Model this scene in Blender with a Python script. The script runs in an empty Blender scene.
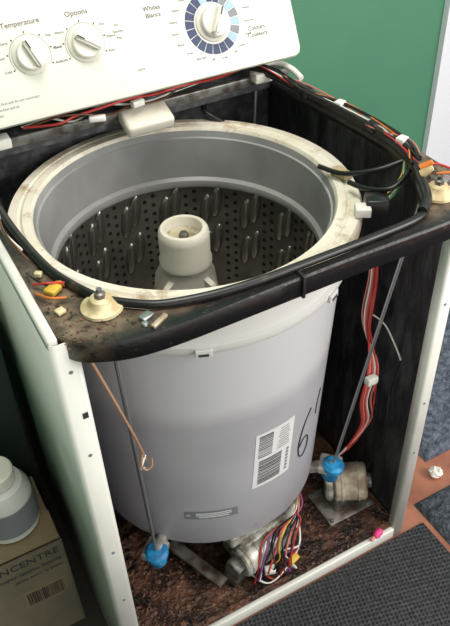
import bpy, bmesh, math, random
from mathutils import Vector, Matrix, Euler
random.seed(4)
col=bpy.context.collection
# ---------------- materials ----------------
def mat(name,c,rough=.5,metal=0.,c2=None,scale=8.,lo=.4,hi=.6,bump=0.,bscale=60.,stretch=(1,1,1),coat=0.,detail=6,bdist=.002):
    m=bpy.data.materials.new(name);m.use_nodes=True;nt=m.node_tree;N=nt.nodes;K=nt.links
    b=N['Principled BSDF'];b.inputs['Base Color'].default_value=(*c,1);b.inputs['Roughness'].default_value=rough;b.inputs['Metallic'].default_value=metal
    if coat: b.inputs['Coat Weight'].default_value=coat
    tc=N.new('ShaderNodeTexCoord');mp=N.new('ShaderNodeMapping');mp.inputs['Scale'].default_value=stretch;K.new(tc.outputs['Object'],mp.inputs[0])
    if c2:
        n=N.new('ShaderNodeTexNoise');n.inputs['Scale'].default_value=scale;n.inputs['Detail'].default_value=detail;K.new(mp.outputs[0],n.inputs[0])
        r=N.new('ShaderNodeValToRGB');r.color_ramp.elements[0].position=lo;r.color_ramp.elements[1].position=hi
        r.color_ramp.elements[0].color=(*c,1);r.color_ramp.elements[1].color=(*c2,1)
        K.new(n.outputs[0],r.inputs[0]);K.new(r.outputs[0],b.inputs['Base Color'])
    if bump:
        n=N.new('ShaderNodeTexNoise');n.inputs['Scale'].default_value=bscale;n.inputs['Detail'].default_value=5;K.new(mp.outputs[0],n.inputs[0])
        bp=N.new('ShaderNodeBump');bp.inputs['Strength'].default_value=bump;bp.inputs['Distance'].default_value=bdist
        K.new(n.outputs[0],bp.inputs['Height']);K.new(bp.outputs[0],b.inputs['Normal'])
    return m
def mask_mat(m,axis,a,b_,c,rng=0.):
    """blend colour c over the existing colour along an object axis (a -> b_)"""
    nt=m.node_tree;N=nt.nodes;K=nt.links;b=N['Principled BSDF']
    tc=N.new('ShaderNodeTexCoord');s=N.new('ShaderNodeSeparateXYZ');K.new(tc.outputs['Object'],s.inputs[0])
    mr=N.new('ShaderNodeMapRange');mr.inputs['From Min'].default_value=a;mr.inputs['From Max'].default_value=b_
    src=s.outputs[axis]
    if rng:
        n=N.new('ShaderNodeTexNoise');n.inputs['Scale'].default_value=14
        ma=N.new('ShaderNodeMath');ma.operation='MULTIPLY_ADD';ma.inputs[1].default_value=rng
        K.new(tc.outputs['Object'],n.inputs[0]);K.new(n.outputs[0],ma.inputs[0]);K.new(src,ma.inputs[2]);src=ma.outputs[0]
    K.new(src,mr.inputs['Value'])
    mx=N.new('ShaderNodeMix');mx.data_type='RGBA'
    old=b.inputs['Base Color']
    if old.is_linked: K.new(old.links[0].from_socket,mx.inputs[6])
    else: mx.inputs[6].default_value=old.default_value
    mx.inputs[7].default_value=(*c,1);K.new(mr.outputs[0],mx.inputs[0]);K.new(mx.outputs[2],old)
    return m
def grime(m,c,scale,lo,hi,detail=8,axis=None,a=0,b_=1):
    """overlay blotches of colour c on an existing material, optionally only where axis a->b_"""
    nt=m.node_tree;N=nt.nodes;K=nt.links;b=N['Principled BSDF']
    tc=N.new('ShaderNodeTexCoord');n=N.new('ShaderNodeTexNoise');n.inputs['Scale'].default_value=scale;n.inputs['Detail'].default_value=detail;n.inputs['Roughness'].default_value=.7
    K.new(tc.outputs['Object'],n.inputs[0])
    mr=N.new('ShaderNodeMapRange');mr.inputs['From Min'].default_value=lo;mr.inputs['From Max'].default_value=hi;K.new(n.outputs[0],mr.inputs['Value'])
    fac=mr.outputs[0]
    if axis is not None:
        s=N.new('ShaderNodeSeparateXYZ');K.new(tc.outputs['Object'],s.inputs[0])
        m2=N.new('ShaderNodeMapRange');m2.inputs['From Min'].default_value=a;m2.inputs['From Max'].default_value=b_;K.new(s.outputs[axis],m2.inputs['Value'])
        ma=N.new('ShaderNodeMath');ma.operation='MULTIPLY';K.new(fac,ma.inputs[0]);K.new(m2.outputs[0],ma.inputs[1]);fac=ma.outputs[0]
    mx=N.new('ShaderNodeMix');mx.data_type='RGBA';old=b.inputs['Base Color']
    if old.is_linked: K.new(old.links[0].from_socket,mx.inputs[6])
    else: mx.inputs[6].default_value=old.default_value
    mx.inputs[7].default_value=(*c,1);K.new(fac,mx.inputs[0]);K.new(mx.outputs[2],old)
def S(r,g,b): 
    f=lambda v:(v/255/12.92 if v/255<=.04045 else ((v/255+.055)/1.055)**2.4)
    return (f(r),f(g),f(b))
M={}
M['enamel']=mat('white_enamel',S(216,216,208),.3,c2=S(202,200,190),scale=9,lo=.5,hi=.8)
grime(M['enamel'],S(120,100,78),30,.66,.8)
M['console']=mat('console_plastic',S(214,213,202),.35)
M['interior']=mat('interior_black',S(42,42,44),.4,c2=S(84,84,86),scale=30,lo=.45,hi=.75,bump=.9,bscale=45,stretch=(1,1,.35),bdist=.006)
M['intwall']=mat('interior_grey',S(66,67,70),.45,c2=S(112,113,114),scale=60,lo=.45,hi=.8,bump=.4,bscale=160)
M['rust']=mat('rusty_pan',S(52,32,25),.38,c2=S(112,76,58),scale=13,lo=.42,hi=.60,bump=1.,bscale=90,bdist=.008)
grime(M['rust'],S(20,13,12),22,.48,.60);grime(M['rust'],S(168,134,110),90,.58,.70);grime(M['rust'],S(150,120,100),12,.60,.72)
M['crumb']=mat('rust_crumb',S(120,86,66),.8,c2=S(64,42,32),scale=60)
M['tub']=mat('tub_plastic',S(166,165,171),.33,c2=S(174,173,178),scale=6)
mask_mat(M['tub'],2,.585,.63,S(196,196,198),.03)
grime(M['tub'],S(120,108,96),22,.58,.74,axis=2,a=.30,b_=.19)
M['collar']=mat('collar_plastic',S(208,207,204),.35)
M['ring']=mat('ring_plastic',S(226,221,206),.4,c2=S(208,196,168),scale=7,lo=.42,hi=.68)
grime(M['ring'],S(158,130,92),15,.54,.70);grime(M['ring'],S(110,82,54),75,.63,.74);grime(M['ring'],S(150,118,78),9,.42,.62,axis=1,a=.42,b_=.60)
mask_mat(M['ring'],2,.862,.856,S(190,178,152))
M['liner']=mat('liner_plastic',S(154,154,153),.35,c2=S(134,134,133),scale=5)
M['steel']=mat('basket_steel',S(132,128,122),.34,.6,c2=S(84,79,73),scale=14,lo=.4,hi=.8)
M['dimple']=mat('dimple_steel',S(150,146,140),.2,.85)
M['hole']=mat('hole_dark',S(14,13,13),.8)
M['agit']=mat('agitator_plastic',S(224,220,208),.38)
M['agitp']=mat('agitator_aged',S(212,207,192),.42,c2=S(190,182,162),scale=18,lo=.5,hi=.75)
M['agitin']=mat('agitator_cup',S(176,166,140),.5,c2=S(110,96,74),scale=40)
M['deck']=mat('deck_dirty',S(76,64,53),.38,c2=S(138,120,100),scale=38,lo=.4,hi=.72,bump=.5,bscale=120)
M['black']=mat('gloss_black',S(22,22,24),.22,c2=S(52,48,44),scale=25,lo=.55,hi=.85)
M['rubber']=mat('rubber_black',S(26,25,25),.34,c2=S(74,62,50),scale=40,lo=.6,hi=.78)
M['zinc']=mat('zinc_steel',S(172,174,176),.32,.85)
M['zincd']=mat('zinc_dull',S(136,136,134),.4,.6,c2=S(92,84,76),scale=50)
M['blue']=mat('blue_cap',S(40,150,205),.4,c2=S(28,110,160),scale=40)
M['tan']=mat('motor_tan',S(208,196,174),.4,.2,c2=S(150,130,108),scale=30)
M['alu']=mat('cast_aluminium',S(200,198,190),.42,.4,c2=S(134,126,114),scale=40,bump=.4)
def simple(k,r,g,b,rough=.5): M[k]=mat(k,S(r,g,b),rough)
for k in [('w_red',180,50,46),('w_pink',205,120,110),('w_white',222,220,212),('w_yellow',205,170,60),('w_blue',50,80,150),('w_orange',215,120,45),('w_purple',120,70,130),('w_brown',95,60,40),('w_green',60,120,70),('string_tan',176,134,104),('ink',52,54,60),('inkgrey',120,124,128),('navy',42,56,92),('skyblue',150,178,205),('label_white',222,222,222),('ink_dark',40,40,44),('magenta',225,60,130),('bin_green',38,52,43)]: simple(*k)
M['green']=mat('green_paint',S(68,124,96),.6,c2=S(62,116,90),scale=2,bump=.1,bscale=200)
M['whitewall']=mat('white_paint',S(216,219,225),.6)
M['tile']=mat('terracotta',S(170,110,86),.5,c2=S(142,88,68),scale=9,bump=.2)
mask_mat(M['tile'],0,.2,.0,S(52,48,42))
M['mat']=mat('mat_black',S(42,43,45),.75,c2=S(62,63,66),scale=120)
M['rug']=mat('rug_fibre',S(112,120,134),.95,c2=S(64,70,84),scale=55,lo=.35,hi=.65,bump=1.,bscale=130,bdist=.012)
M['rugd']=mat('rug_dark',S(84,90,100),.95,c2=S(42,48,56),scale=70,lo=.35,hi=.65,bump=1.,bscale=150,bdist=.012)
M['carton']=mat('cardboard',S(130,112,84),.8,c2=S(112,98,74),scale=10)
M['cartonp']=mat('carton_print',S(114,104,84),.7,c2=S(100,94,76),scale=10)
M['jug']=mat('jug_plastic',S(200,202,196),.35)
M['paper']=mat('paper_cream',S(222,214,190),.8)
M['cup']=mat('cup_cream',S(212,200,160),.5,c2=S(180,160,120),scale=40)
M['ceil']=mat('ceiling_paint',S(225,225,222),.8)
M['rustm']=mat('rusty_steel',S(160,156,150),.45,.4,c2=S(104,86,72),scale=30,bump=.3)
nt=M['mat'].node_tree;w=nt.nodes.new('ShaderNodeTexWave');w.inputs['Scale'].default_value=34;w.bands_direction='X'
tc=nt.nodes.new('ShaderNodeTexCoord');mp=nt.nodes.new('ShaderNodeMapping');mp.inputs['Rotation'].default_value=(0,0,.25)
nt.links.new(tc.outputs['Object'],mp.inputs[0]);nt.links.new(mp.outputs[0],w.inputs[0])
w2=nt.nodes.new('ShaderNodeTexWave');w2.inputs['Scale'].default_value=34;w2.bands_direction='Y';nt.links.new(mp.outputs[0],w2.inputs[0])
mu=nt.nodes.new('ShaderNodeMath');mu.operation='MULTIPLY';nt.links.new(w.outputs[1],mu.inputs[0]);nt.links.new(w2.outputs[1],mu.inputs[1])
bp=nt.nodes.new('ShaderNodeBump');bp.inputs['Distance'].default_value=.006;nt.links.new(mu.outputs[0],bp.inputs['Height']);nt.links.new(bp.outputs[0],nt.nodes['Principled BSDF'].inputs['Normal'])
# ---------------- helpers ----------------
def root(name):
    e=bpy.data.objects.new(name,None);e.empty_display_size=.05;col.objects.link(e);return e
def addmesh(name,me,m,par,smooth=False,ang=40):
    o=bpy.data.objects.new(name,me);col.objects.link(o)
    for mm in (m if isinstance(m,(list,tuple)) else [m]): me.materials.append(M[mm])
    if par: o.parent=par
    if smooth:
        for p in me.polygons:p.use_smooth=True
        try: me.set_sharp_from_angle(angle=math.radians(ang))
        except Exception: pass
    return o
def pydata(name,vs,fs,m,par,smooth=False,ang=40):
    me=bpy.data.meshes.new(name);me.from_pydata([tuple(v) for v in vs],[],fs);
    bm=bmesh.new();bm.from_mesh(me);bmesh.ops.recalc_face_normals(bm,faces=bm.faces);bm.to_mesh(me);bm.free()
    return addmesh(name,me,m,par,smooth,ang)
def box(name,lo,hi,m,par,bev=0.,rot=None,seg=2):
    bm=bmesh.new();bmesh.ops.create_cube(bm,size=1)
    c=(Vector(lo)+Vector(hi))/2;s=Vector(hi)-Vector(lo)
    for v in bm.verts: v.co=Vector((v.co.x*s.x,v.co.y*s.y,v.co.z*s.z))
    if bev: bmesh.ops.bevel(bm,geom=list(bm.edges),offset=bev,segments=seg,affect='EDGES',profile=.5)
    R=Euler(rot).to_matrix() if rot else Matrix.Identity(3)
    for v in bm.verts: v.co=R@v.co+c
    me=bpy.data.meshes.new(name);bm.to_mesh(me);bm.free()
    return addmesh(name,me,m,par,bool(bev),50)
def rev(name,prof,c,m,par,seg=128,ax=None,a0=0,a1=2*math.pi,ang=35):
    full=abs(a1-a0-2*math.pi)<1e-6
    n=seg if full else seg+1
    q=Vector((0,0,1)).rotation_difference(Vector(ax)) if ax else None
    vs=[];fs=[]
    for i in range(n):
        t=a0+(a1-a0)*i/seg
        for r,h in prof:
            v=Vector((r*math.cos(t),r*math.sin(t),h))
            if q: v=q@v
            vs.append(v+Vector(c))
    k=len(prof)
    for i in range(seg):
        j=(i+1)%n
        for a in range(k-1): fs.append((i*k+a,j*k+a,j*k+a+1,i*k+a+1))
    me=bpy.data.meshes.new(name);me.from_pydata([tuple(v) for v in vs],[],fs)
    bm=bmesh.new();bm.from_mesh(me);bmesh.ops.remove_doubles(bm,verts=bm.verts,dist=1e-6);bmesh.ops.recalc_face_normals(bm,faces=bm.faces);bm.to_mesh(me);bm.free()
    return addmesh(name,me,m,par,True,ang)
def cat(P,n=8,closed=False):
    P=[Vector(p) for p in P];out=[];L=len(P)
    rng=range(L if closed else L-1)
    for i in rng:
        if closed: a,b,c,d=P[i-1],P[i],P[(i+1)%L],P[(i+2)%L]
        else: a,b,c,d=P[max(i-1,0)],P[i],P[i+1],P[min(i+2,L-1)]
        for k in range(n):
            t=k/n;out.append(.5*((2*b)+(c-a)*t+(2*a-5*b+4*c-d)*t*t+(3*b-a-3*c+d)*t**3))
    if not closed: out.append(P[-1])
    return out
def tube(name,P,r,m,par,n=8,seg=8,smooth=True):
    Q=cat(P,n) if smooth and len(P)>2 else [Vector(p) for p in P]
    vs=[];fs=[];up=Vector((.3,.2,1)).normalized();prev=None
    for i,p in enumerate(Q):
        t=(Q[min(i+1,len(Q)-1)]-Q[max(i-1,0)]).normalized()
        if prev is None: u=t.cross(up);u=u if u.length>1e-3 else t.cross(Vector((1,0,0)))
        else: u=prev-t*prev.dot(t)
        u.normalize();prev=u;w=t.cross(u)
        for k in range(seg):
            a=2*math.pi*k/seg;vs.append(p+(u*math.cos(a)+w*math.sin(a))*r)
    for i in range(len(Q)-1):
        for k in range(seg): fs.append((i*seg+k,i*seg+(k+1)%seg,(i+1)*seg+(k+1)%seg,(i+1)*seg+k))
    fs.append(tuple(range(seg)));fs.append(tuple((len(Q)-1)*seg+k for k in range(seg)))
    return pydata(name,vs,fs,m,par,True,60)
def text(s,loc,size,rotm,m,par,name='print_text',align='CENTER'):
    cu=bpy.data.curves.new('t','FONT');cu.body=s;cu.size=size;cu.align_x=align;cu.align_y='CENTER';cu.resolution_u=2
    o=bpy.data.objects.new('t',cu);col.objects.link(o);dg=bpy.context.evaluated_depsgraph_get();dg.update()
    me=bpy.data.meshes.new_from_object(o.evaluated_get(dg));bpy.data.objects.remove(o)
    me.transform(Matrix.Translation(loc)@rotm.to_4x4());me.materials.clear()
    return addmesh(name,me,m,par)
# ---------------- room ----------------
def slab(name,lo,hi,m): return box(name,lo,hi,m,None)
slab('floor',(-1.2,-2.2,-.05),(2.6,.95,0),'tile')
slab('wall_back',(-1.2,.85,0),(1.395,.95,2.6),'green')
slab('shade_wall_left',(-1.3,-2.2,0),(-1.2,.95,2.6),'green')  # wall out of view, added to darken the left side
slab('wall_right',(2.5,-2.2,0),(2.6,.95,2.6),'whitewall')
slab('trim_1',(1.395,.83,0),(2.5,.95,2.6),'whitewall')
slab('ceiling',(-1.3,-2.2,2.6),(2.6,.95,2.7),'ceil')
# ---------------- washing machine ----------------
wm=root('washing_machine')
W=.69;D=.62;CX,CY=.333,.305
def folded(name,pts,z0,z1,m):
    vs=[];fs=[];n=len(pts)
    for x,y in pts: vs.append((x,y,z0))
    for x,y in pts: vs.append((x,y,z1))
    for i in range(n-1): fs.append((i,i+1,n+i+1,n+i))
    o=pydata(name,vs,fs,m,wm,True,50);so=o.modifiers.new('s','SOLIDIFY');so.thickness=.0015;so.offset=0
    return o
folded('side_panel_left',[(.036,.02),(.036,.004),(.034,.001),(.030,0),(.008,0),(.003,.002),(0,.008),(0,D),(.03,D)],.0,.915,'enamel')
folded('side_panel_right',[(W-.03,.02),(W-.03,.004),(W-.028,.001),(W-.024,0),(W-.008,0),(W-.003,.002),(W,.008),(W,D),(W-.03,D)],.0,.915,'enamel')
box('panel_top_edge_left',(-.001,.004,.905),(.014,D,.922),'enamel',wm,.004)
box('panel_top_edge_right',(W-.010,.06,.905),(W+.001,D,.918),'enamel',wm,.004)
box('liner_left',(.003,.02,.03),(.006,D-.01,.9),'interior',wm)
box('liner_right',(W-.006,.02,.03),(W-.003,D-.01,.9),'interior',wm)
box('rear_panel',(.006,D-.012,.02),(W-.006,D-.004,.925),'intwall',wm)
box('base_pan',(.004,.015,.010),(W-.004,D-.012,.016),'rust',wm)
box('base_front_rail',(.036,-.002,.0),(W-.03,.010,.034),'enamel',wm,.003)
box('base_rail_lip',(.036,.008,.028),(W-.03,.024,.032),'rust',wm)
for z in (.865,.70,.45,.30):
    rev('flange_hole',[(0,0),(.003,0),(.003,-.001)],(.020,-.0015,z),'inkgrey',wm,12,ax=(0,-1,0))
    rev('flange_hole',[(0,0),(.003,0),(.003,-.001)],(W-.018,-.0015,z),'inkgrey',wm,12,ax=(0,-1,0))
box('flange_slot',(.022,-.0015,.775),(.030,-.001,.786),'ink',wm)
# rust crumbs on the pan
random.seed(12);bm=bmesh.new()
for i in range(700):
    x=random.uniform(.05,.65);y=random.uniform(.03,.30);s=random.choice((.0012,.002,.003,.0045))
    bmesh.ops.create_icosphere(bm,subdivisions=1,radius=s,matrix=Matrix.Translation((x,y,.016+s*.3))@Matrix.Rotation(random.random()*3,4,'Z')@Matrix.Diagonal((random.uniform(.8,2.2),random.uniform(.6,1.4),.5,1)))
for i in range(60):
    x=random.uniform(.05,.65);s=random.uniform(.001,.0025)
    bmesh.ops.create_icosphere(bm,subdivisions=1,radius=s,matrix=Matrix.Translation((x,random.uniform(.012,.022),.033))@Matrix.Diagonal((1.4,1,.5,1)))
me=bpy.data.meshes.new('crumbs');bm.to_mesh(me);addmesh('rust_debris',me,'crumb',wm)
# deck
pairs=[((.013,.58),(.03,.58)),((.013,.45),(.032,.45)),((.013,.35),(.034,.35)),((.013,.25),(.037,.25)),((.013,.14),(.05,.143)),((.013,.07),(.07,.085)),((.014,.02),(.087,.05)),((.03,-.012),(.105,.03)),((.06,-.03),(.138,.003)),((.10,-.043),(.17,-.01)),((.16,-.048),(.22,-.021)),((.26,-.047),(.28,-.026)),((.33,-.046),(.34,-.026)),((.45,-.045),(.45,-.024)),((.55,-.046),(.545,-.02)),((.61,-.045),(.585,-.003)),((.66,-.035),(.612,.04)),((.69,-.012),(.64,.08)),((.70,.04),(.655,.105)),((.702,.12),(.667,.15)),((.702,.22),(.675,.22)),((.696,.36),(.667,.36)),((.69,.5),(.65,.5)),((.688,.58),(.645,.58))]
oo=cat([(a[0],a[1],0) for a,b in pairs],6);ii=cat([(b[0],b[1],0) for a,b in pairs],6)
vs=[];fs=[]
for a,b in zip(oo,ii):
    d=(b-a).normalized()*.003
    vs+=[(a.x,a.y,.888),(a.x,a.y,.917),(a.x+d.x,a.y+d.y,.920),(b.x-d.x,b.y-d.y,.918),(b.x,b.y,.912),(b.x,b.y,.900)]
for i in range(len(oo)-1):
    for k in range(5): fs.append((i*6+k,i*6+k+1,(i+1)*6+k+1,(i+1)*6+k))
grime(M['deck'],S(130,98,66),26,.58,.70);grime(M['deck'],S(26,22,20),60,.56,.64)
mask_mat(M['deck'],1,.0,-.036,S(22,22,24))
mask_mat(M['deck'],1,.14,.22,S(36,35,35))
grime(M['deck'],S(104,88,70),110,.62,.70);grime(M['deck'],S(110,84,60),40,.64,.72)
o=pydata('deck_frame',vs,fs,'deck',wm,True,40)
so=o.modifiers.new('s','SOLIDIFY');so.thickness=.0015
tube('opening_gasket',[(p.x,p.y,.924) for p in ii[8:-8:4]],.0065,'rubber',wm,n=4,seg=8)
box('deck_joint',(.338,-.05,.886),(.343,-.022,.9225),'rubber',wm,.001)
random.seed(31);bm=bmesh.new()
for i in range(240):
    if i%3: x=random.uniform(.02,.12);y=random.uniform(-.02,.10);ok=(y<.115-x*.95)
    else: x=random.uniform(.61,.695);y=random.uniform(-.03,.09);ok=(y<.04+(x-.61)*.9)
    if not ok: continue
    s=random.uniform(.0008,.002)
    bmesh.ops.create_icosphere(bm,subdivisions=1,radius=s,matrix=Matrix.Translation((x,y,.9205))@Matrix.Diagonal((1.5,1,.6,1)))
me=bpy.data.meshes.new('crumbs');bm.to_mesh(me);addmesh('deck_debris',me,'crumb',wm)
# tub, cover, ring
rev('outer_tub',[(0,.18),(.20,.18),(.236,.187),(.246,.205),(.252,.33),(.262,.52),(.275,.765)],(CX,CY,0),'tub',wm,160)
rev('tub_collar',[(.272,.758),(.283,.762),(.286,.768),(.286,.778),(.280,.782),(.279,.80),(.283,.833),(.288,.837)],(CX,CY,0),'collar',wm,160)
rev('tub_ring',[(.287,.832),(.297,.836),(.301,.842),(.3005,.858),(.296,.866),(.280,.8675),(.276,.8645),(.272,.868),(.259,.868),(.255,.862),(.253,.845)],(CX,CY,0),'ring',wm,160)
rev('balance_ring_liner',[(.2545,.862),(.252,.85),(.2485,.848),(.246,.79),(.2445,.765),(.237,.760),(.235,.752),(.237,.745),(.250,.742)],(CX,CY,0),'liner',wm,160)
rev('basket',[(.2495,.745),(.2465,.33),(.22,.305),(.0,.30)],(CX,CY,0),'steel',wm,128)
bm=bmesh.new();bd=bmesh.new()
def onwall(r,a,z): return Vector((CX+r*math.cos(a),CY+r*math.sin(a),z))
ng=18
for g in range(ng):
    a=2*math.pi*g/ng+.06
    for k,cc in enumerate((-.04,.035)):
        for j in range(11):
            z=.728-j*.021-(.0105 if k==1 else 0)
            rr=.2465+.003*(z-.33)/.415-.0006
            q=Matrix.Rotation(a+cc,4,'Z')@Matrix.Rotation(math.pi/2,4,'Y')
            bmesh.ops.create_circle(bm,cap_ends=True,segments=10,radius=.0046,matrix=Matrix.Translation(onwall(rr-.0006,a+cc,z))@q)
    for k,cc in enumerate((.128,.218)):
        for z in ((.704,.612) if k==0 else (.684,.592)):
            q=Matrix.Translation(onwall(.2490,a+cc,z))@Matrix.Rotation(a+cc,4,'Z')@Matrix.Rotation(.15,4,'X')@Matrix.Diagonal((.62,.80,2.35,1))
            bmesh.ops.create_uvsphere(bd,u_segments=16,v_segments=12,radius=.0165,matrix=q)
me=bpy.data.meshes.new('h');bm.to_mesh(me);addmesh('basket_holes',me,'hole',wm)
me=bpy.data.meshes.new('d');bd.to_mesh(me);addmesh('basket_dimples',me,'dimple',wm,True)
# agitator
AX=CX-.007
rev('agitator_cap',[(0,.770),(.027,.770),(.030,.774),(.032,.801),(.034,.806),(.041,.806),(.0445,.801),(.046,.790),(.0455,.750),(.048,.743),(.048,.735),(.044,.731)],(AX,CY,0),'agitp',wm,64)
rev('agitator_cap_cup',[(0,.786),(.025,.786),(.0305,.790)],(AX,CY,0),'agitin',wm,48)
rev('agitator_cap_bolt',[(0,.795),(.007,.795),(.009,.791),(.009,.785)],(AX,CY,0),'zincd',wm,12)
rev('agitator_post',[(.042,.738),(.046,.70),(.060,.66),(.072,.60),(.085,.45),(.14,.36),(.19,.31)],(AX,CY,0),'agitp',wm,64)
for k in range(4):
    a=math.radians(25+90*k);u=Vector((math.cos(a),math.sin(a),0));n=Vector((-u.y,u.x,0))*.006;c=Vector((AX,CY,0))
    pr=[(.04,.715),(.060,.705),(.074,.68),(.088,.60),(.11,.45),(.19,.36),(.05,.36)]
    vs=[c+u*r+Vector((0,0,z))+n for r,z in pr]+[c+u*r+Vector((0,0,z))-n for r,z in pr];L=len(pr)
    fs=[tuple(range(L)),tuple(range(2*L-1,L-1,-1))]+[(i,(i+1)%L,L+(i+1)%L,L+i) for i in range(L)]
    pydata('agitator_vane',vs,fs,'agitp',wm)
def wallbox(name,a,z,r,w,h,t,m,roll=0):
    bm=bmesh.new();bmesh.ops.create_cube(bm,size=1)
    for v in bm.verts:v.co=Vector((v.co.x*t,v.co.y*w,v.co.z*h))
    bmesh.ops.bevel(bm,geom=list(bm.edges),offset=.0012 if t>.003 else .0002,segments=1,affect='EDGES')
    X=Matrix.Translation(onwall(r,a,z))@Matrix.Rotation(a,4,'Z')@Matrix.Rotation(roll,4,'X')
    bmesh.ops.transform(bm,matrix=X,verts=bm.verts);me=bpy.data.meshes.new(name);bm.to_mesh(me);bm.free();return addmesh(name,me,m,wm)
for d in (-112,-62,-160,-15,40,90,140):
    wallbox('collar_clip',math.radians(d),.768,.287,.026,.014,.008,'collar');wallbox('collar_clip_slot',math.radians(d),.766,.2915,.016,.005,.001,'ink')
def tubr(z): 
    P=[(.205,.246),(.33,.252),(.52,.262),(.765,.275)]
    for (z0,r0),(z1,r1) in zip(P,P[1:]):
        if z<=z1: return r0+(r1-r0)*(z-z0)/(z1-z0)
    return .275
def patch(name,a,z,w,h,m,off=.0006,roll=0,ox=0,oz=0,nx=8):
    vs=[];fs=[]
    for j in range(2):
        for i in range(nx+1):
            s=ox+w*(i/nx-.5);t=oz+h*(j-.5)
            s2=s*math.cos(roll)-t*math.sin(roll);t2=s*math.sin(roll)+t*math.cos(roll)
            r=tubr(z+t2)+off;vs.append(onwall(r,a+s2/r,z+t2))
    for i in range(nx): fs.append((i,i+1,nx+2+i,nx+1+i))
    return pydata(name,vs,fs,m,wm)
LA=math.radians(-84);LZ=.437;RO=-.03
patch('barcode_label',LA,LZ,.088,.160,'label_white',.0006,RO)
random.seed(3)
y=-.070
while y<.0:
    h=random.choice((.0012,.002,.0032));patch('barcode_bar',LA,LZ,.052,h,'ink_dark',.0011,RO,-.008,y,4);y+=h+random.choice((.0016,.0026))
y=.012
while y<.072:
    h=random.choice((.001,.0018,.0026));patch('barcode_bar',LA,LZ,.03,h,'ink_dark',.0011,RO,-.022,y,3);y+=h+random.choice((.0016,.0026))
for j in range(9): patch('label_print',LA,LZ,.03*random.uniform(.6,1),.002,'inkgrey',.0011,RO,.02,.014+j*.0068,3)
for j in range(7): patch('label_print',LA,LZ,.007,.006,'inkgrey',.0011,RO,.033,-.065+j*.01,2)
WA=math.radians(-113)
patch('warning_label',WA,.305,.105,.026,'inkgrey',.0006);
for j,(ox,w_) in enumerate(((-.045,.008),(.0,.07),(.0,.07),(.0,.06))): patch('warning_print',WA,.305,w_,.003,'label_white',.001,0,ox if j==0 else .005,(.0,.006,.0,-.006)[j],4)
def wallpt(a,z,o=.001): return onwall(tubr(z)+o,a,z)
HA=math.radians(-58)
tube('marker_writing',[wallpt(HA+da,z) for da,z in [(-.06,.485),(-.14,.455),(-.185,.41),(-.17,.37),(-.11,.355),(-.055,.375),(-.065,.405),(-.13,.41),(-.175,.395)]],.0014,'ink',wm)
tube('marker_writing',[wallpt(HA+.10,.50),wallpt(HA+.06,.47),wallpt(HA+.05,.44)],.0011,'ink',wm)
# ---- console ----
TA=math.atan(.5);cz0=.98;cy0=.50
def cf(x,s,o=0): return Vector((x,cy0+s*math.sin(TA)-o*math.cos(TA),cz0+s*math.cos(TA)+o*math.sin(TA)))
RT=Euler((math.pi/2-TA,0,0)).to_matrix()
CN=Vector((0,-math.cos(TA),math.sin(TA)))
prof=[(.515,.966),(.504,.969),(.499,.974),(cy0,cz0),(cy0+.083,cz0+.166),(cy0+.089,cz0+.174),(cy0+.100,cz0+.178),(.615,1.148),(.615,.966)]
def console():
    bm=bmesh.new();xs=[(-.004,.012),(.0,.004),(.008,0),(.682,0),(.69,.004),(.694,.012)]
    rings=[]
    cyy=sum(p[0] for p in prof)/len(prof);czz=sum(p[1] for p in prof)/len(prof)
    for x,ins in xs:
        r=[]
        for y,z in prof:
            v=Vector((0,y-cyy,z-czz));l=v.length;v*= (l-ins)/l
            r.append(bm.verts.new((x,cyy+v.y,czz+v.z)))
        rings.append(r)
    n=len(prof)
    for a,b in zip(rings,rings[1:]):
        for i in range(n): bm.faces.new((a[i],a[(i+1)%n],b[(i+1)%n],b[i]))
    bm.faces.new(rings[0]);bm.faces.new(rings[-1][::-1])
    bmesh.ops.recalc_face_normals(bm,faces=bm.faces)
    me=bpy.data.meshes.new('console');bm.to_mesh(me);return addmesh('console_housing',me,'console',wm,True,35)
console()
def knob(x,s,r,h,m='agit',rotk=0.4):
    c=cf(x,s)
    rev('knob_base',[(r*1.22,0),(r*1.2,.003),(r*1.05,.005),(r*1.0,.006),(r*.96,h*.55),(r*.88,h*.62),(0,h*.64)],c,m,wm,48,ax=CN)
    bm=bmesh.new();bmesh.ops.create_cube(bm,size=1)
    for v in bm.verts: v.co=Vector((v.co.x*r*.5*(0.7 if v.co.z>0 else 1),v.co.y*r*1.86,v.co.z*h*.8))
    bmesh.ops.bevel(bm,geom=list(bm.edges),offset=r*.13,segments=3,affect='EDGES')
    X=Matrix.Translation(c+CN*h*.75)@RT.to_4x4()@Matrix.Rotation(rotk,4,'Z');bmesh.ops.transform(bm,matrix=X,verts=bm.verts)
    me=bpy.data.meshes.new('g');bm.to_mesh(me);addmesh('knob_grip',me,m,wm,True,50)
    p=c+CN*(h*1.15)+(RT@Matrix.Rotation(rotk,3,'Z'))@Vector((0,r*.6,0))
    q=(RT@Matrix.Rotation(rotk,3,'Z'))@Vector((0,r*.28,0))
    tube('knob_mark',[p-q,p+q],.0012,'ink',wm,seg=5,smooth=False)
def arc(x,s,r0,r1,a0,a1,m,name='print_arc',o=.0006,n=16):
    vs=[];fs=[]
    for i in range(n+1):
        a=a0+(a1-a0)*i/n
        for r in (r0,r1): vs.append(cf(x,s,o)+RT@Vector((r*math.cos(a),r*math.sin(a),0)))
    for i in range(n): fs.append((2*i,2*i+1,2*i+3,2*i+2))
    return pydata(name,vs,fs,m,wm)
def T(sx,x,s,size,m='ink',al='CENTER'): return text(sx,cf(x,s,.0007),size,RT,m,wm,align=al)
K1=(.178,.095);K2=(.275,.095);K3=(.520,.084)
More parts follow.
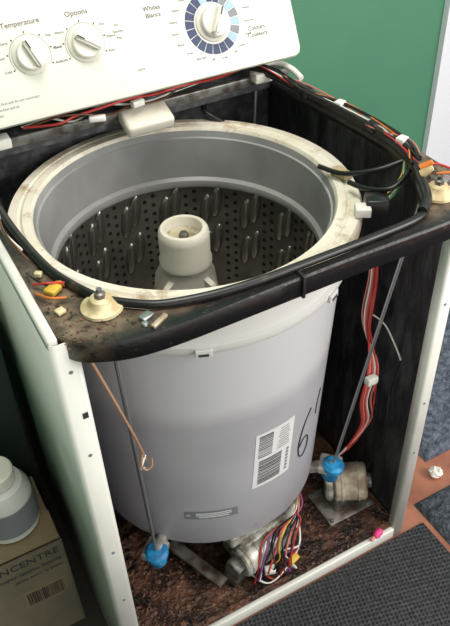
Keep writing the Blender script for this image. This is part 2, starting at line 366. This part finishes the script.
for (x,s),rk in ((K1,.35),(K2,.95)):
    knob(x,s,.0255,.026,rotk=rk)
    arc(x,s,.0345,.0352,-.5,math.pi+.5,'inkgrey')
    for i in range(7):
        a=-.5+(math.pi+1)*i/6;arc(x,s,.0365,.0395,a-.03,a+.03,'ink',n=2)
    for i,(a,t) in enumerate(((math.pi+.45,'Cold'),(math.pi-.1,'Cool'),(math.pi-.65,'Warm'),(.65,'Hot'),(.1,'Mixed'),(-.45,'Auto'))):
        T(t,x+.0465*math.cos(a)*1.05,s+.043*math.sin(a),.0062,'ink')
T('Temperature',.176,.1475,.0125);T('Options',.274,.1465,.0125)
T('Whites',.410,.130,.0115);T('Blancs',.410,.118,.0115)
T('Colours',.607,.060,.0115);T('Couleurs',.607,.048,.0115);T('Delicates',.605,.14,.0095)
T('care',.362,.034,.009,'inkgrey')
x,s=K3
for i in range(20):
    a=math.pi*.62+2*math.pi*i/20
    m='navy' if i<11 or i in (17,18) else ('skyblue' if i%2 else 'inkgrey')
    arc(x,s,.037,.055,a+.015,a+2*math.pi/20-.015,m,n=4)
knob(x,s,.0275,.03,rotk=-.5)
random.seed(2)
for i in range(11):
    a=math.pi*.62+math.pi*1.02*i/10
    T(random.choice(('Heavy','Normal','Rinse','Spin only','Light','Off','Soak')),x+.078*math.cos(a),s+.064*math.sin(a),.0062)
for i in range(6):
    a=-.9+1.9*i/5
    T(random.choice(('Heavy','Normal','Casual','Knit')),x+.076*math.cos(a),s+.062*math.sin(a),.0062)
for i in range(3): T('for best results add detergent first and do not overload the basket'[:58-i*14],.03,.030-i*.009,.0062,'inkgrey','LEFT')
for i in range(3): T(('Eco','Normal','Plus')[i],.338,.115-i*.011,.006,'ink')
# ---- rear ledge beneath the console ----
box('rear_ledge',(.0,.540,.900),(W,.618,.930),'intwall',wm,.003)
box('rear_ledge_lip',(.0,.536,.915),(W,.545,.934),'zincd',wm,.002)
box('rear_ledge_riser',(.004,.585,.93),(W-.004,.612,.985),'black',wm)
box('softener_tray',(.315,.490,.902),(.410,.545,.928),'agitp',wm,.007,seg=3,rot=(.35,0,0))
random.seed(6)
rw=[('w_red',.0024),('w_brown',.002),('rubber',.003),('w_white',.002),('w_pink',.0022),('rubber',.003),('w_red',.002),('w_orange',.0018)]
for i,(m,r) in enumerate(rw):
    z=.950+random.uniform(-.004,.006);y=.520+i*.006
    P=[(.14,y+.02,z-.008)]+[(xx+random.uniform(-.01,.01),y+random.uniform(-.012,.004),z+random.uniform(-.012,.012)) for xx in (.19,.24,.29,.34,.39,.44)]+[(.52,y+.01,z),(.60,.545,.955)]
    tube('console_wire',P,r,m,wm,seg=6)
box('console_connector',(.335,.508,.945),(.36,.52,.957),'w_white',wm,.002,rot=(0,0,.2))
box('console_connector',(.25,.500,.940),(.28,.512,.950),'w_white',wm,.002,rot=(0,0,-.3))
box('lid_hinge',(.600,.515,.925),(.640,.545,.945),'w_white',wm,.004)
box('lid_hinge',(.07,.515,.925),(.11,.545,.945),'w_white',wm,.004)
# ---- side harness ----
H0=[(.60,.56,.955),(.635,.50,.94),(.655,.42,.932),(.668,.33,.93),(.676,.24,.93),(.672,.16,.93),(.650,.10,.93),(.625,.055,.931),(.60,.012,.930),(.57,-.012,.929)]
tube('main_harness',H0,.0075,'rubber',wm,seg=10)
for i,(m,r) in enumerate([('rubber',.003),('w_red',.0015),('rubber',.0028),('w_white',.0015),('rubber',.003),('w_orange',.0014),('w_pink',.0015)]):
    P=[(p[0]+random.uniform(-.012,.010),p[1]+random.uniform(-.008,.008),p[2]+.004+random.uniform(0,.009)) for p in H0[:7]]
    tube('harness_wire',P,r,m,wm,seg=6)
for i,t in enumerate((2,4)):
    p=Vector(H0[t]);box('harness_tape',tuple(p-Vector((.010,.012,.009))),tuple(p+Vector((.010,.012,.011))),'rubber',wm,.004)
for t in (3,5):
    p=Vector(H0[t]);box('harness_connector',tuple(p+Vector((-.010,-.008,.006))),tuple(p+Vector((.008,.008,.017))),'w_white',wm,.002,rot=(0,0,.3))
tube('white_hose',[(.62,.54,.955),(.655,.53,.955),(.672,.50,.948),(.676,.47,.938)],.006,'w_white',wm)
tube('inner_cable',[(.53,.585,.90),(.50,.55,.885),(.53,.52,.86),(.60,.50,.80),(.64,.46,.72)],.006,'rubber',wm)
tube('inner_cable',[(.66,.14,.915),(.62,.16,.90),(.585,.20,.885),(.57,.25,.88)],.0045,'rubber',wm)
tube('inner_cable',[(.65,.11,.915),(.61,.10,.90),(.585,.13,.89),(.575,.17,.886)],.0045,'rubber',wm)
box('connector',(.540,.088,.868),(.565,.112,.884),'w_white',wm,.002,rot=(0,0,-.5))
box('connector_body',(.562,.085,.868),(.600,.118,.892),'rubber',wm,.003,rot=(0,0,-.5))
for i in range(4): tube('connector_wire',[(.598,.095+i*.004,.882),(.620,.10+i*.004,.89),(.64,.11+i*.002,.905),(.655,.13,.92)],.0018,('w_green','w_white','rubber','w_yellow')[i],wm,seg=6)
box('ring_bracket',(.585,.20,.868),(.605,.235,.880),'cup',wm,.003,rot=(0,0,.3))
def nut(c,m,r=.007,h=.02): rev('wire_nut',[(0,h),(r*.6,h),(r,0),(0,0)],c,m,wm,12,ax=(.5,-.4,.5))
nut((.640,.075,.938),'w_orange');nut((.628,.060,.938),'cup')
def susp(c,k=1):
    rev('suspension_cup',[(.033*k,0),(.032*k,.004),(.025*k,.006),(.016,.010),(.014,.016),(.010,.018),(0,.018)],c,'cup',wm,40)
    rev('suspension_nut',[(.0075,.016),(.0075,.024),(.004,.026),(.004,.031),(0,.031)],c,'zincd',wm,6)
susp((.084,.034,.920),.85);susp((.632,.024,.920),.85)
for nm,p,q in (('front_left',(.092,.050,.90),(.128,.118,.185)),('front_right',(.615,.040,.90),(.542,.100,.215)),('rear_right',(.62,.55,.90),(.545,.50,.2)),('rear_left',(.06,.56,.90),(.13,.50,.2))):
    P,Q=Vector(p),Vector(q)
    tube('suspension_rod',[P,Q],.0034,'zinc',wm,smooth=False,seg=10)
    dn=(Q-P).normalized()
    rev('suspension_spring_cap',[(0,-.036),(.014,-.036),(.018,-.030),(.020,-.004),(.024,.0),(.024,.010),(.018,.016),(.006,.018),(.0,.018)],Q-dn*.01,'blue',wm,24,ax=-dn)
    a=math.atan2(Q.y-CY,Q.x-CX)
    mid=Vector((CX,CY,0))+Vector((math.cos(a),math.sin(a),0))*.235
    box('tub_lug',tuple(Q-Vector((.024,.016,.0))),tuple(Q+Vector((.024,.03,.020))),'alu',wm,.004,rot=(0,0,a))
    tube('tub_lug_arm',[(mid.x,mid.y,.205),Q-dn*.02],.013,'alu',wm,smooth=False,seg=6)
tube('string',[(.045,.01,.885),(.07,.02,.78),(.105,.05,.63),(.118,.06,.56)],.0022,'string_tan',wm,seg=6)
tube('string',[(.112,.055,.585),(.105,.045,.57),(.112,.045,.556),(.122,.045,.56),(.125,.05,.572)],.0018,'string_tan',wm,seg=6)
tube('string',[(.118,.06,.575),(.105,.05,.56),(.112,.055,.55)],.0025,'w_white',wm,seg=6)
# left deck bits
box('switch_bracket',(.030,.088,.921),(.050,.105,.929),'w_yellow',wm,.002,rot=(0,0,.6))
box('switch_lever',(.046,.10,.921),(.068,.108,.927),'w_orange',wm,.001,rot=(0,0,-.3))
box('terminal',(.028,.045,.921),(.040,.056,.926),'cup',wm,.001,rot=(0,0,.3))
box('terminal',(.030,.135,.921),(.038,.145,.928),'cup',wm,.001,rot=(0,0,.9))
tube('deck_wire',[(.02,.12,.925),(.035,.105,.932),(.06,.10,.926),(.075,.08,.925)],.0016,'w_red',wm,seg=6)
tube('deck_wire',[(.018,.10,.925),(.03,.075,.93),(.05,.07,.926)],.0016,'w_orange',wm,seg=6)
tube('deck_wire',[(.02,.15,.925),(.025,.12,.932),(.04,.10,.926)],.0016,'rubber',wm,seg=6)
box('ground_bracket',(.116,-.020,.919),(.134,-.008,.925),'zinc',wm,.001,rot=(0,0,.4))
box('ground_bracket_tab',(.122,-.033,.919),(.150,-.026,.924),'tan',wm,.001,rot=(0,0,.5))
rev('bracket_screw',[(0,.004),(.004,.003),(.005,0)],(.118,-.026,.921),'zinc',wm,10)
tube('deck_wire',[(.03,.20,.93),(.02,.26,.932),(.03,.33,.928),(.03,.42,.93)],.002,'w_white',wm,seg=6)
tube('deck_wire',[(.03,.17,.93),(.02,.24,.936),(.025,.30,.93),(.028,.36,.93)],.002,'w_brown',wm,seg=6)
box('terminal',(.648,.035,.921),(.672,.055,.93),'zinc',wm,.001,rot=(0,0,.4))
box('terminal',(.665,.00,.921),(.688,.012,.928),'rubber',wm,.001,rot=(0,0,.4))
tube('deck_wire',[(.66,.06,.93),(.675,.045,.935),(.685,.05,.93)],.002,'w_orange',wm,seg=6)
tube('deck_wire',[(.645,.09,.93),(.668,.075,.938),(.69,.06,.93)],.002,'w_red',wm,seg=6)
for i,(m,r) in enumerate([('w_red',.0022),('w_pink',.0022),('w_red',.002),('w_pink',.002),('w_white',.002),('w_red',.002),('w_pink',.002)]):
    o_=random.uniform(-.009,.009);k=i*.004
    P=[(.665,.18+k,.72),(.655+o_,.15+k,.66),(.625+o_,.12+k,.58),(.60+k,.09,.50),(.595+o_+k,.085,.42),(.600+k,.09,.34),(.585+o_,.10,.27),(.565,.12,.22),(.56+o_,.15,.16)]
    tube('motor_lead',P,r,m,wm,seg=6)
box('wire_connector',(.588,.070,.475),(.612,.085,.492),'w_white',wm,.002)
tube('ground_wire',[(.63,.13,.60),(.655,.12,.57),(.668,.10,.53),(.672,.08,.50)],.0018,'w_white',wm,seg=6)
tube('motor_lead',[(.672,.08,.50),(.668,.09,.42),(.65,.07,.33),(.66,.08,.25),(.655,.10,.18),(.65,.11,.12)],.0022,'rubber',wm,seg=6)
def drum(name,c,ax,r,h,m,nr=1):
    pr=[(0,-h/2),(r*.9,-h/2),(r,-h/2+.004)]
    for i in range(nr): z=-h/2+h*(i+.5)/nr;pr+=[(r,z-.003),(r*1.05,z-.002),(r*1.05,z+.002),(r,z+.003)]
    pr+=[(r,h/2-.004),(r*.9,h/2),(0,h/2)]
    rev(name,pr,c,m,wm,36,ax=ax)
drum('motor',(.620,.125,.095),(1,-.6,.1),.044,.075,'tan',2)
drum('motor_end',(.578,.150,.090),(1,-.6,.1),.041,.02,'alu',1)
drum('motor_shaft_cap',(.655,.105,.098),(1,-.6,.1),.018,.02,'zincd',1)
box('motor_bracket',(.575,.110,.016),(.655,.17,.065),'zincd',wm,.006)
box('motor_foot',(.545,.085,.016),(.67,.185,.022),'rustm',wm,.002)
for dx in (.553,.662):
    for dy in (.093,.177): rev('foot_bolt',[(0,.008),(.005,.007),(.006,0)],(dx,dy,.022),'zinc',wm,6)
drum('gearcase',(CX,CY,.10),(0,0,1),.09,.16,'alu',3)
drum('gearcase_flange',(CX,CY,.165),(0,0,1),.13,.02,'alu',1)
box('gearcase_arm',(.27,.10,.125),(.47,.24,.160),'alu',wm,.008,seg=3,rot=(0,0,.15))
box('pump_housing',(.300,.085,.030),(.430,.175,.125),'alu',wm,.012,rot=(0,0,.2),seg=3)
drum('pump_motor',(.360,.085,.088),(1,.2,0),.034,.14,'alu',5)
drum('pump_inlet',(.445,.115,.105),(.3,.6,1),.020,.06,'w_white',2)
box('pump_cover',(.315,.050,.018),(.405,.095,.058),'rubber',wm,.006,rot=(0,0,.2))
box('pump_bracket',(.268,.060,.016),(.315,.10,.10),'zincd',wm,.004,rot=(.2,0,.3))
for i in range(5): rev('housing_bolt',[(0,.006),(.005,.006),(.006,0)],(.31+i*.028,.110+.01*(i%2),.159),'zinc',wm,6)
box('drive_plate',(.20,.16,.14),(.50,.44,.150),'zincd',wm,.003)
def channel(name,c,L,w,h,rz,ry):
    s=.0025;pts=[(-w/2,0),(-w/2,h),(w/2,h),(w/2,0),(w/2-s,0),(w/2-s,h-s),(-w/2+s,h-s),(-w/2+s,0)]
    X=Matrix.Translation(c)@Euler((0,ry,rz)).to_matrix().to_4x4();vs=[];n=8
    for x in (-L/2,L/2): vs+=[X@Vector((x,y,z)) for y,z in pts]
    fs=[(i,(i+1)%n,n+(i+1)%n,n+i) for i in range(n)]+[tuple(range(n)),tuple(range(2*n-1,n-1,-1))]
    pydata(name,vs,fs,'rustm',wm)
channel('support_strut',(.225,.150,.030),.16,.026,.008,-1.2,.0)
channel('support_strut',(.50,.18,.03),.20,.03,.010,.8,.0)
random.seed(21)
cols=['w_red','w_white','w_purple','rubber','rubber','w_red','w_yellow','rubber','rubber','w_pink','rubber','w_red']
for i,m in enumerate(cols):
    x0=.31+i*.008
    P=[(x0,.045+random.uniform(-.01,.01),.045),(x0+random.uniform(-.02,.02),.035+random.uniform(-.01,.012),.075+random.uniform(-.012,.012)),(x0+.02,.050,.118+random.uniform(-.012,.008)),(x0+.05,.075,.125+random.uniform(-.01,.01)),(.45+random.uniform(-.01,.01),.09,.145),(.47,.12,.175)]
    tube('pump_wire',P,.0022,m,wm,seg=6)
for i,m in enumerate(['w_white','w_red','rubber','w_purple','w_white']):
    tube('pump_wire',[(.31+i*.02,.06,.05),(.34+i*.018,.030,.03),(.39,.035+.004*i,.045+.01*i),(.43,.05,.08),(.45,.08,.10)],.0022,m,wm,seg=6)
box('pump_connector',(.395,.030,.050),(.42,.045,.068),'w_yellow',wm,.002,rot=(.3,0,.3))
box('pump_connector',(.335,.028,.060),(.358,.044,.078),'w_white',wm,.002,rot=(.2,0,-.3))
# ---------------- surroundings ----------------
r=root('floor_mat');o=box('mat_sheet',(-.02,-1.2,0),(.745,-.006,.006),'mat',r,.002)
def rug(name,lo,hi,m,h,seedv):
    random.seed(seedv);rr=root(name);nx,ny=70,70;vs=[];fs=[]
    for j in range(ny+1):
        for i in range(nx+1):
            e=0 if i in(0,nx) or j in (0,ny) else 1
            vs.append((lo[0]+(hi[0]-lo[0])*i/nx,lo[1]+(hi[1]-lo[1])*j/ny,.001+e*(h+random.uniform(-.004,.004))))
    for j in range(ny):
        for i in range(nx): a=j*(nx+1)+i;fs.append((a,a+1,a+nx+2,a+nx+1))
    pydata('pile',vs,fs,m,rr,True,180)
rug('rug',(.76,-.7),(1.6,.045),'rugd',.012,1)
rug('rug',(.87,.13),(1.9,.80),'rug',.018,2)
r=root('crumpled_tissue');bm=bmesh.new();bmesh.ops.create_icosphere(bm,subdivisions=3,radius=.016)
random.seed(8)
for v in bm.verts: v.co=Vector((v.co.x*random.uniform(.8,1.25),v.co.y*random.uniform(.8,1.2),v.co.z*random.uniform(.5,1)))+Vector((.862,.085,.016))
me=bpy.data.meshes.new('ti');bm.to_mesh(me);addmesh('tissue',me,'w_white',r)
r=root('plastic_clip')
rev('clip_body',[(0,.012),(.006,.012),(.009,.006),(.009,-.004),(.006,-.01),(0,-.01)],(.615,.004,.043),'magenta',r,16,ax=(1,.3,.2))
rev('clip_tail',[(0,.01),(.004,.01),(.004,-.01),(0,-.01)],(.603,.002,.040),'w_pink',r,10,ax=(1,.3,.2))
r=root('cardboard_box')
bx0,bx1,by0,by1,bz=-.34,-.036,.172,.345,.305
box('front_face',(bx0,by0,0.001),(bx1,by0+.004,bz),'cartonp',r)
box('back_face',(bx0,by1-.004,0.001),(bx1,by1,bz),'carton',r)
box('side_right',(bx1-.004,by0,0.001),(bx1,by1,bz),'carton',r)
box('side_left',(bx0,by0,0.001),(bx0+.004,by1,bz),'carton',r)
box('top_flap',(bx0,by0,bz-.004),(bx1,by1,bz),'carton',r)
box('top_flap',(bx0,by0+.002,bz),(bx1-.002,by0+.07,bz+.004),'carton',r,rot=(.04,0,0))
Rf=Euler((math.pi/2,0,0)).to_matrix()
text('CONCENTRE',(-.046,by0-.001,.277),.026,Rf,'ink_dark',r,align='RIGHT')
text('super lessive liquide',(-.046,by0-.001,.250),.015,Rf,'ink_dark',r,align='RIGHT')
text('doux pour la peau',(-.046,by0-.001,.230),.013,Rf,'ink_dark',r,align='RIGHT')
random.seed(5)
box('barcode_patch',(-.135,by0-.001,.135),(-.050,by0,.185),'carton',r)
x=-.130
while x<-.055:
    w_=random.choice((.001,.002,.003));box('barcode_bar',(x,by0-.002,.140),(x+w_,by0-.001,.180),'ink_dark',r);x+=w_+random.choice((.001,.002))
r=root('detergent_jug');jc=(-.108,.255,bz+.004)
rev('jug_body',[(0,0),(.049,0),(.056,.006),(.057,.06),(.054,.095),(.044,.117),(.032,.124),(.032,.132)],jc,'jug',r,48)
rev('jug_cap',[(.032,.125),(.035,.128),(.035,.152),(.032,.156),(.0,.156)],jc,'agit',r,24)
rev('jug_label',[(.0575,.02),(.0578,.085)],jc,'inkgrey',r,48)
r=root('storage_bin')
def taper(name,lo,hi,ins,m,par):
    x0,y0,z0=lo;x1,y1,z1=hi
    vs=[(x0+ins,y0+ins,z0),(x1-ins,y0+ins,z0),(x1-ins,y1-ins,z0),(x0+ins,y1-ins,z0),(x0,y0,z1),(x1,y0,z1),(x1,y1,z1),(x0,y1,z1)]
    pydata(name,vs,[(0,1,2,3),(4,5,6,7),(0,1,5,4),(1,2,6,5),(2,3,7,6),(3,0,4,7)],m,par)
taper('bin_body',(-.34,.37,.001),(-.022,.80,.66),.012,'bin_green',r)
box('bin_lid',(-.345,.365,.66),(-.018,.805,.685),'bin_green',r,.006)
r=root('paper_towel_roll')
rev('roll',[(.02,0),(.056,0),(.058,.003),(.058,.117),(.056,.12),(.02,.12),(.02,0)],(-.082,.43,.686),'paper',r,48)
# ---------------- light ----------------
def area(name,loc,tgt,size,e,c=(1,1,1)):
    l=bpy.data.lights.new(name,'AREA');l.energy=e;l.size=size;l.color=c;o=bpy.data.objects.new(name,l);col.objects.link(o)
    o.location=loc;o.rotation_euler=(Vector(tgt)-Vector(loc)).to_track_quat('-Z','Y').to_euler();return o
area('window_light',(1.9,-1.5,1.7),(.35,.2,.5),1.2,47,(1,.985,.945))
area('basket_fill',(.35,.0,2.5),(.33,.15,.5),.9,27,(1,.96,.90))  # unseen fill light, added above the tub to brighten the basket
w=bpy.data.worlds.new('world');bpy.context.scene.world=w;w.use_nodes=True
w.node_tree.nodes['Background'].inputs[0].default_value=(1,.98,.95,1);w.node_tree.nodes['Background'].inputs[1].default_value=1.35
sc=bpy.context.scene;sc.view_settings.view_transform='Standard'
cam=bpy.data.objects.new('camera',bpy.data.cameras.new('camera'));col.objects.link(cam)
cam.location=(-.1113,-.688,1.5194);cam.rotation_euler=(.8695,.0309,-.5029);cam.data.sensor_fit='VERTICAL';cam.data.sensor_height=24;cam.data.lens=735.1/626*24;cam.data.clip_start=.02
sc.camera=cam
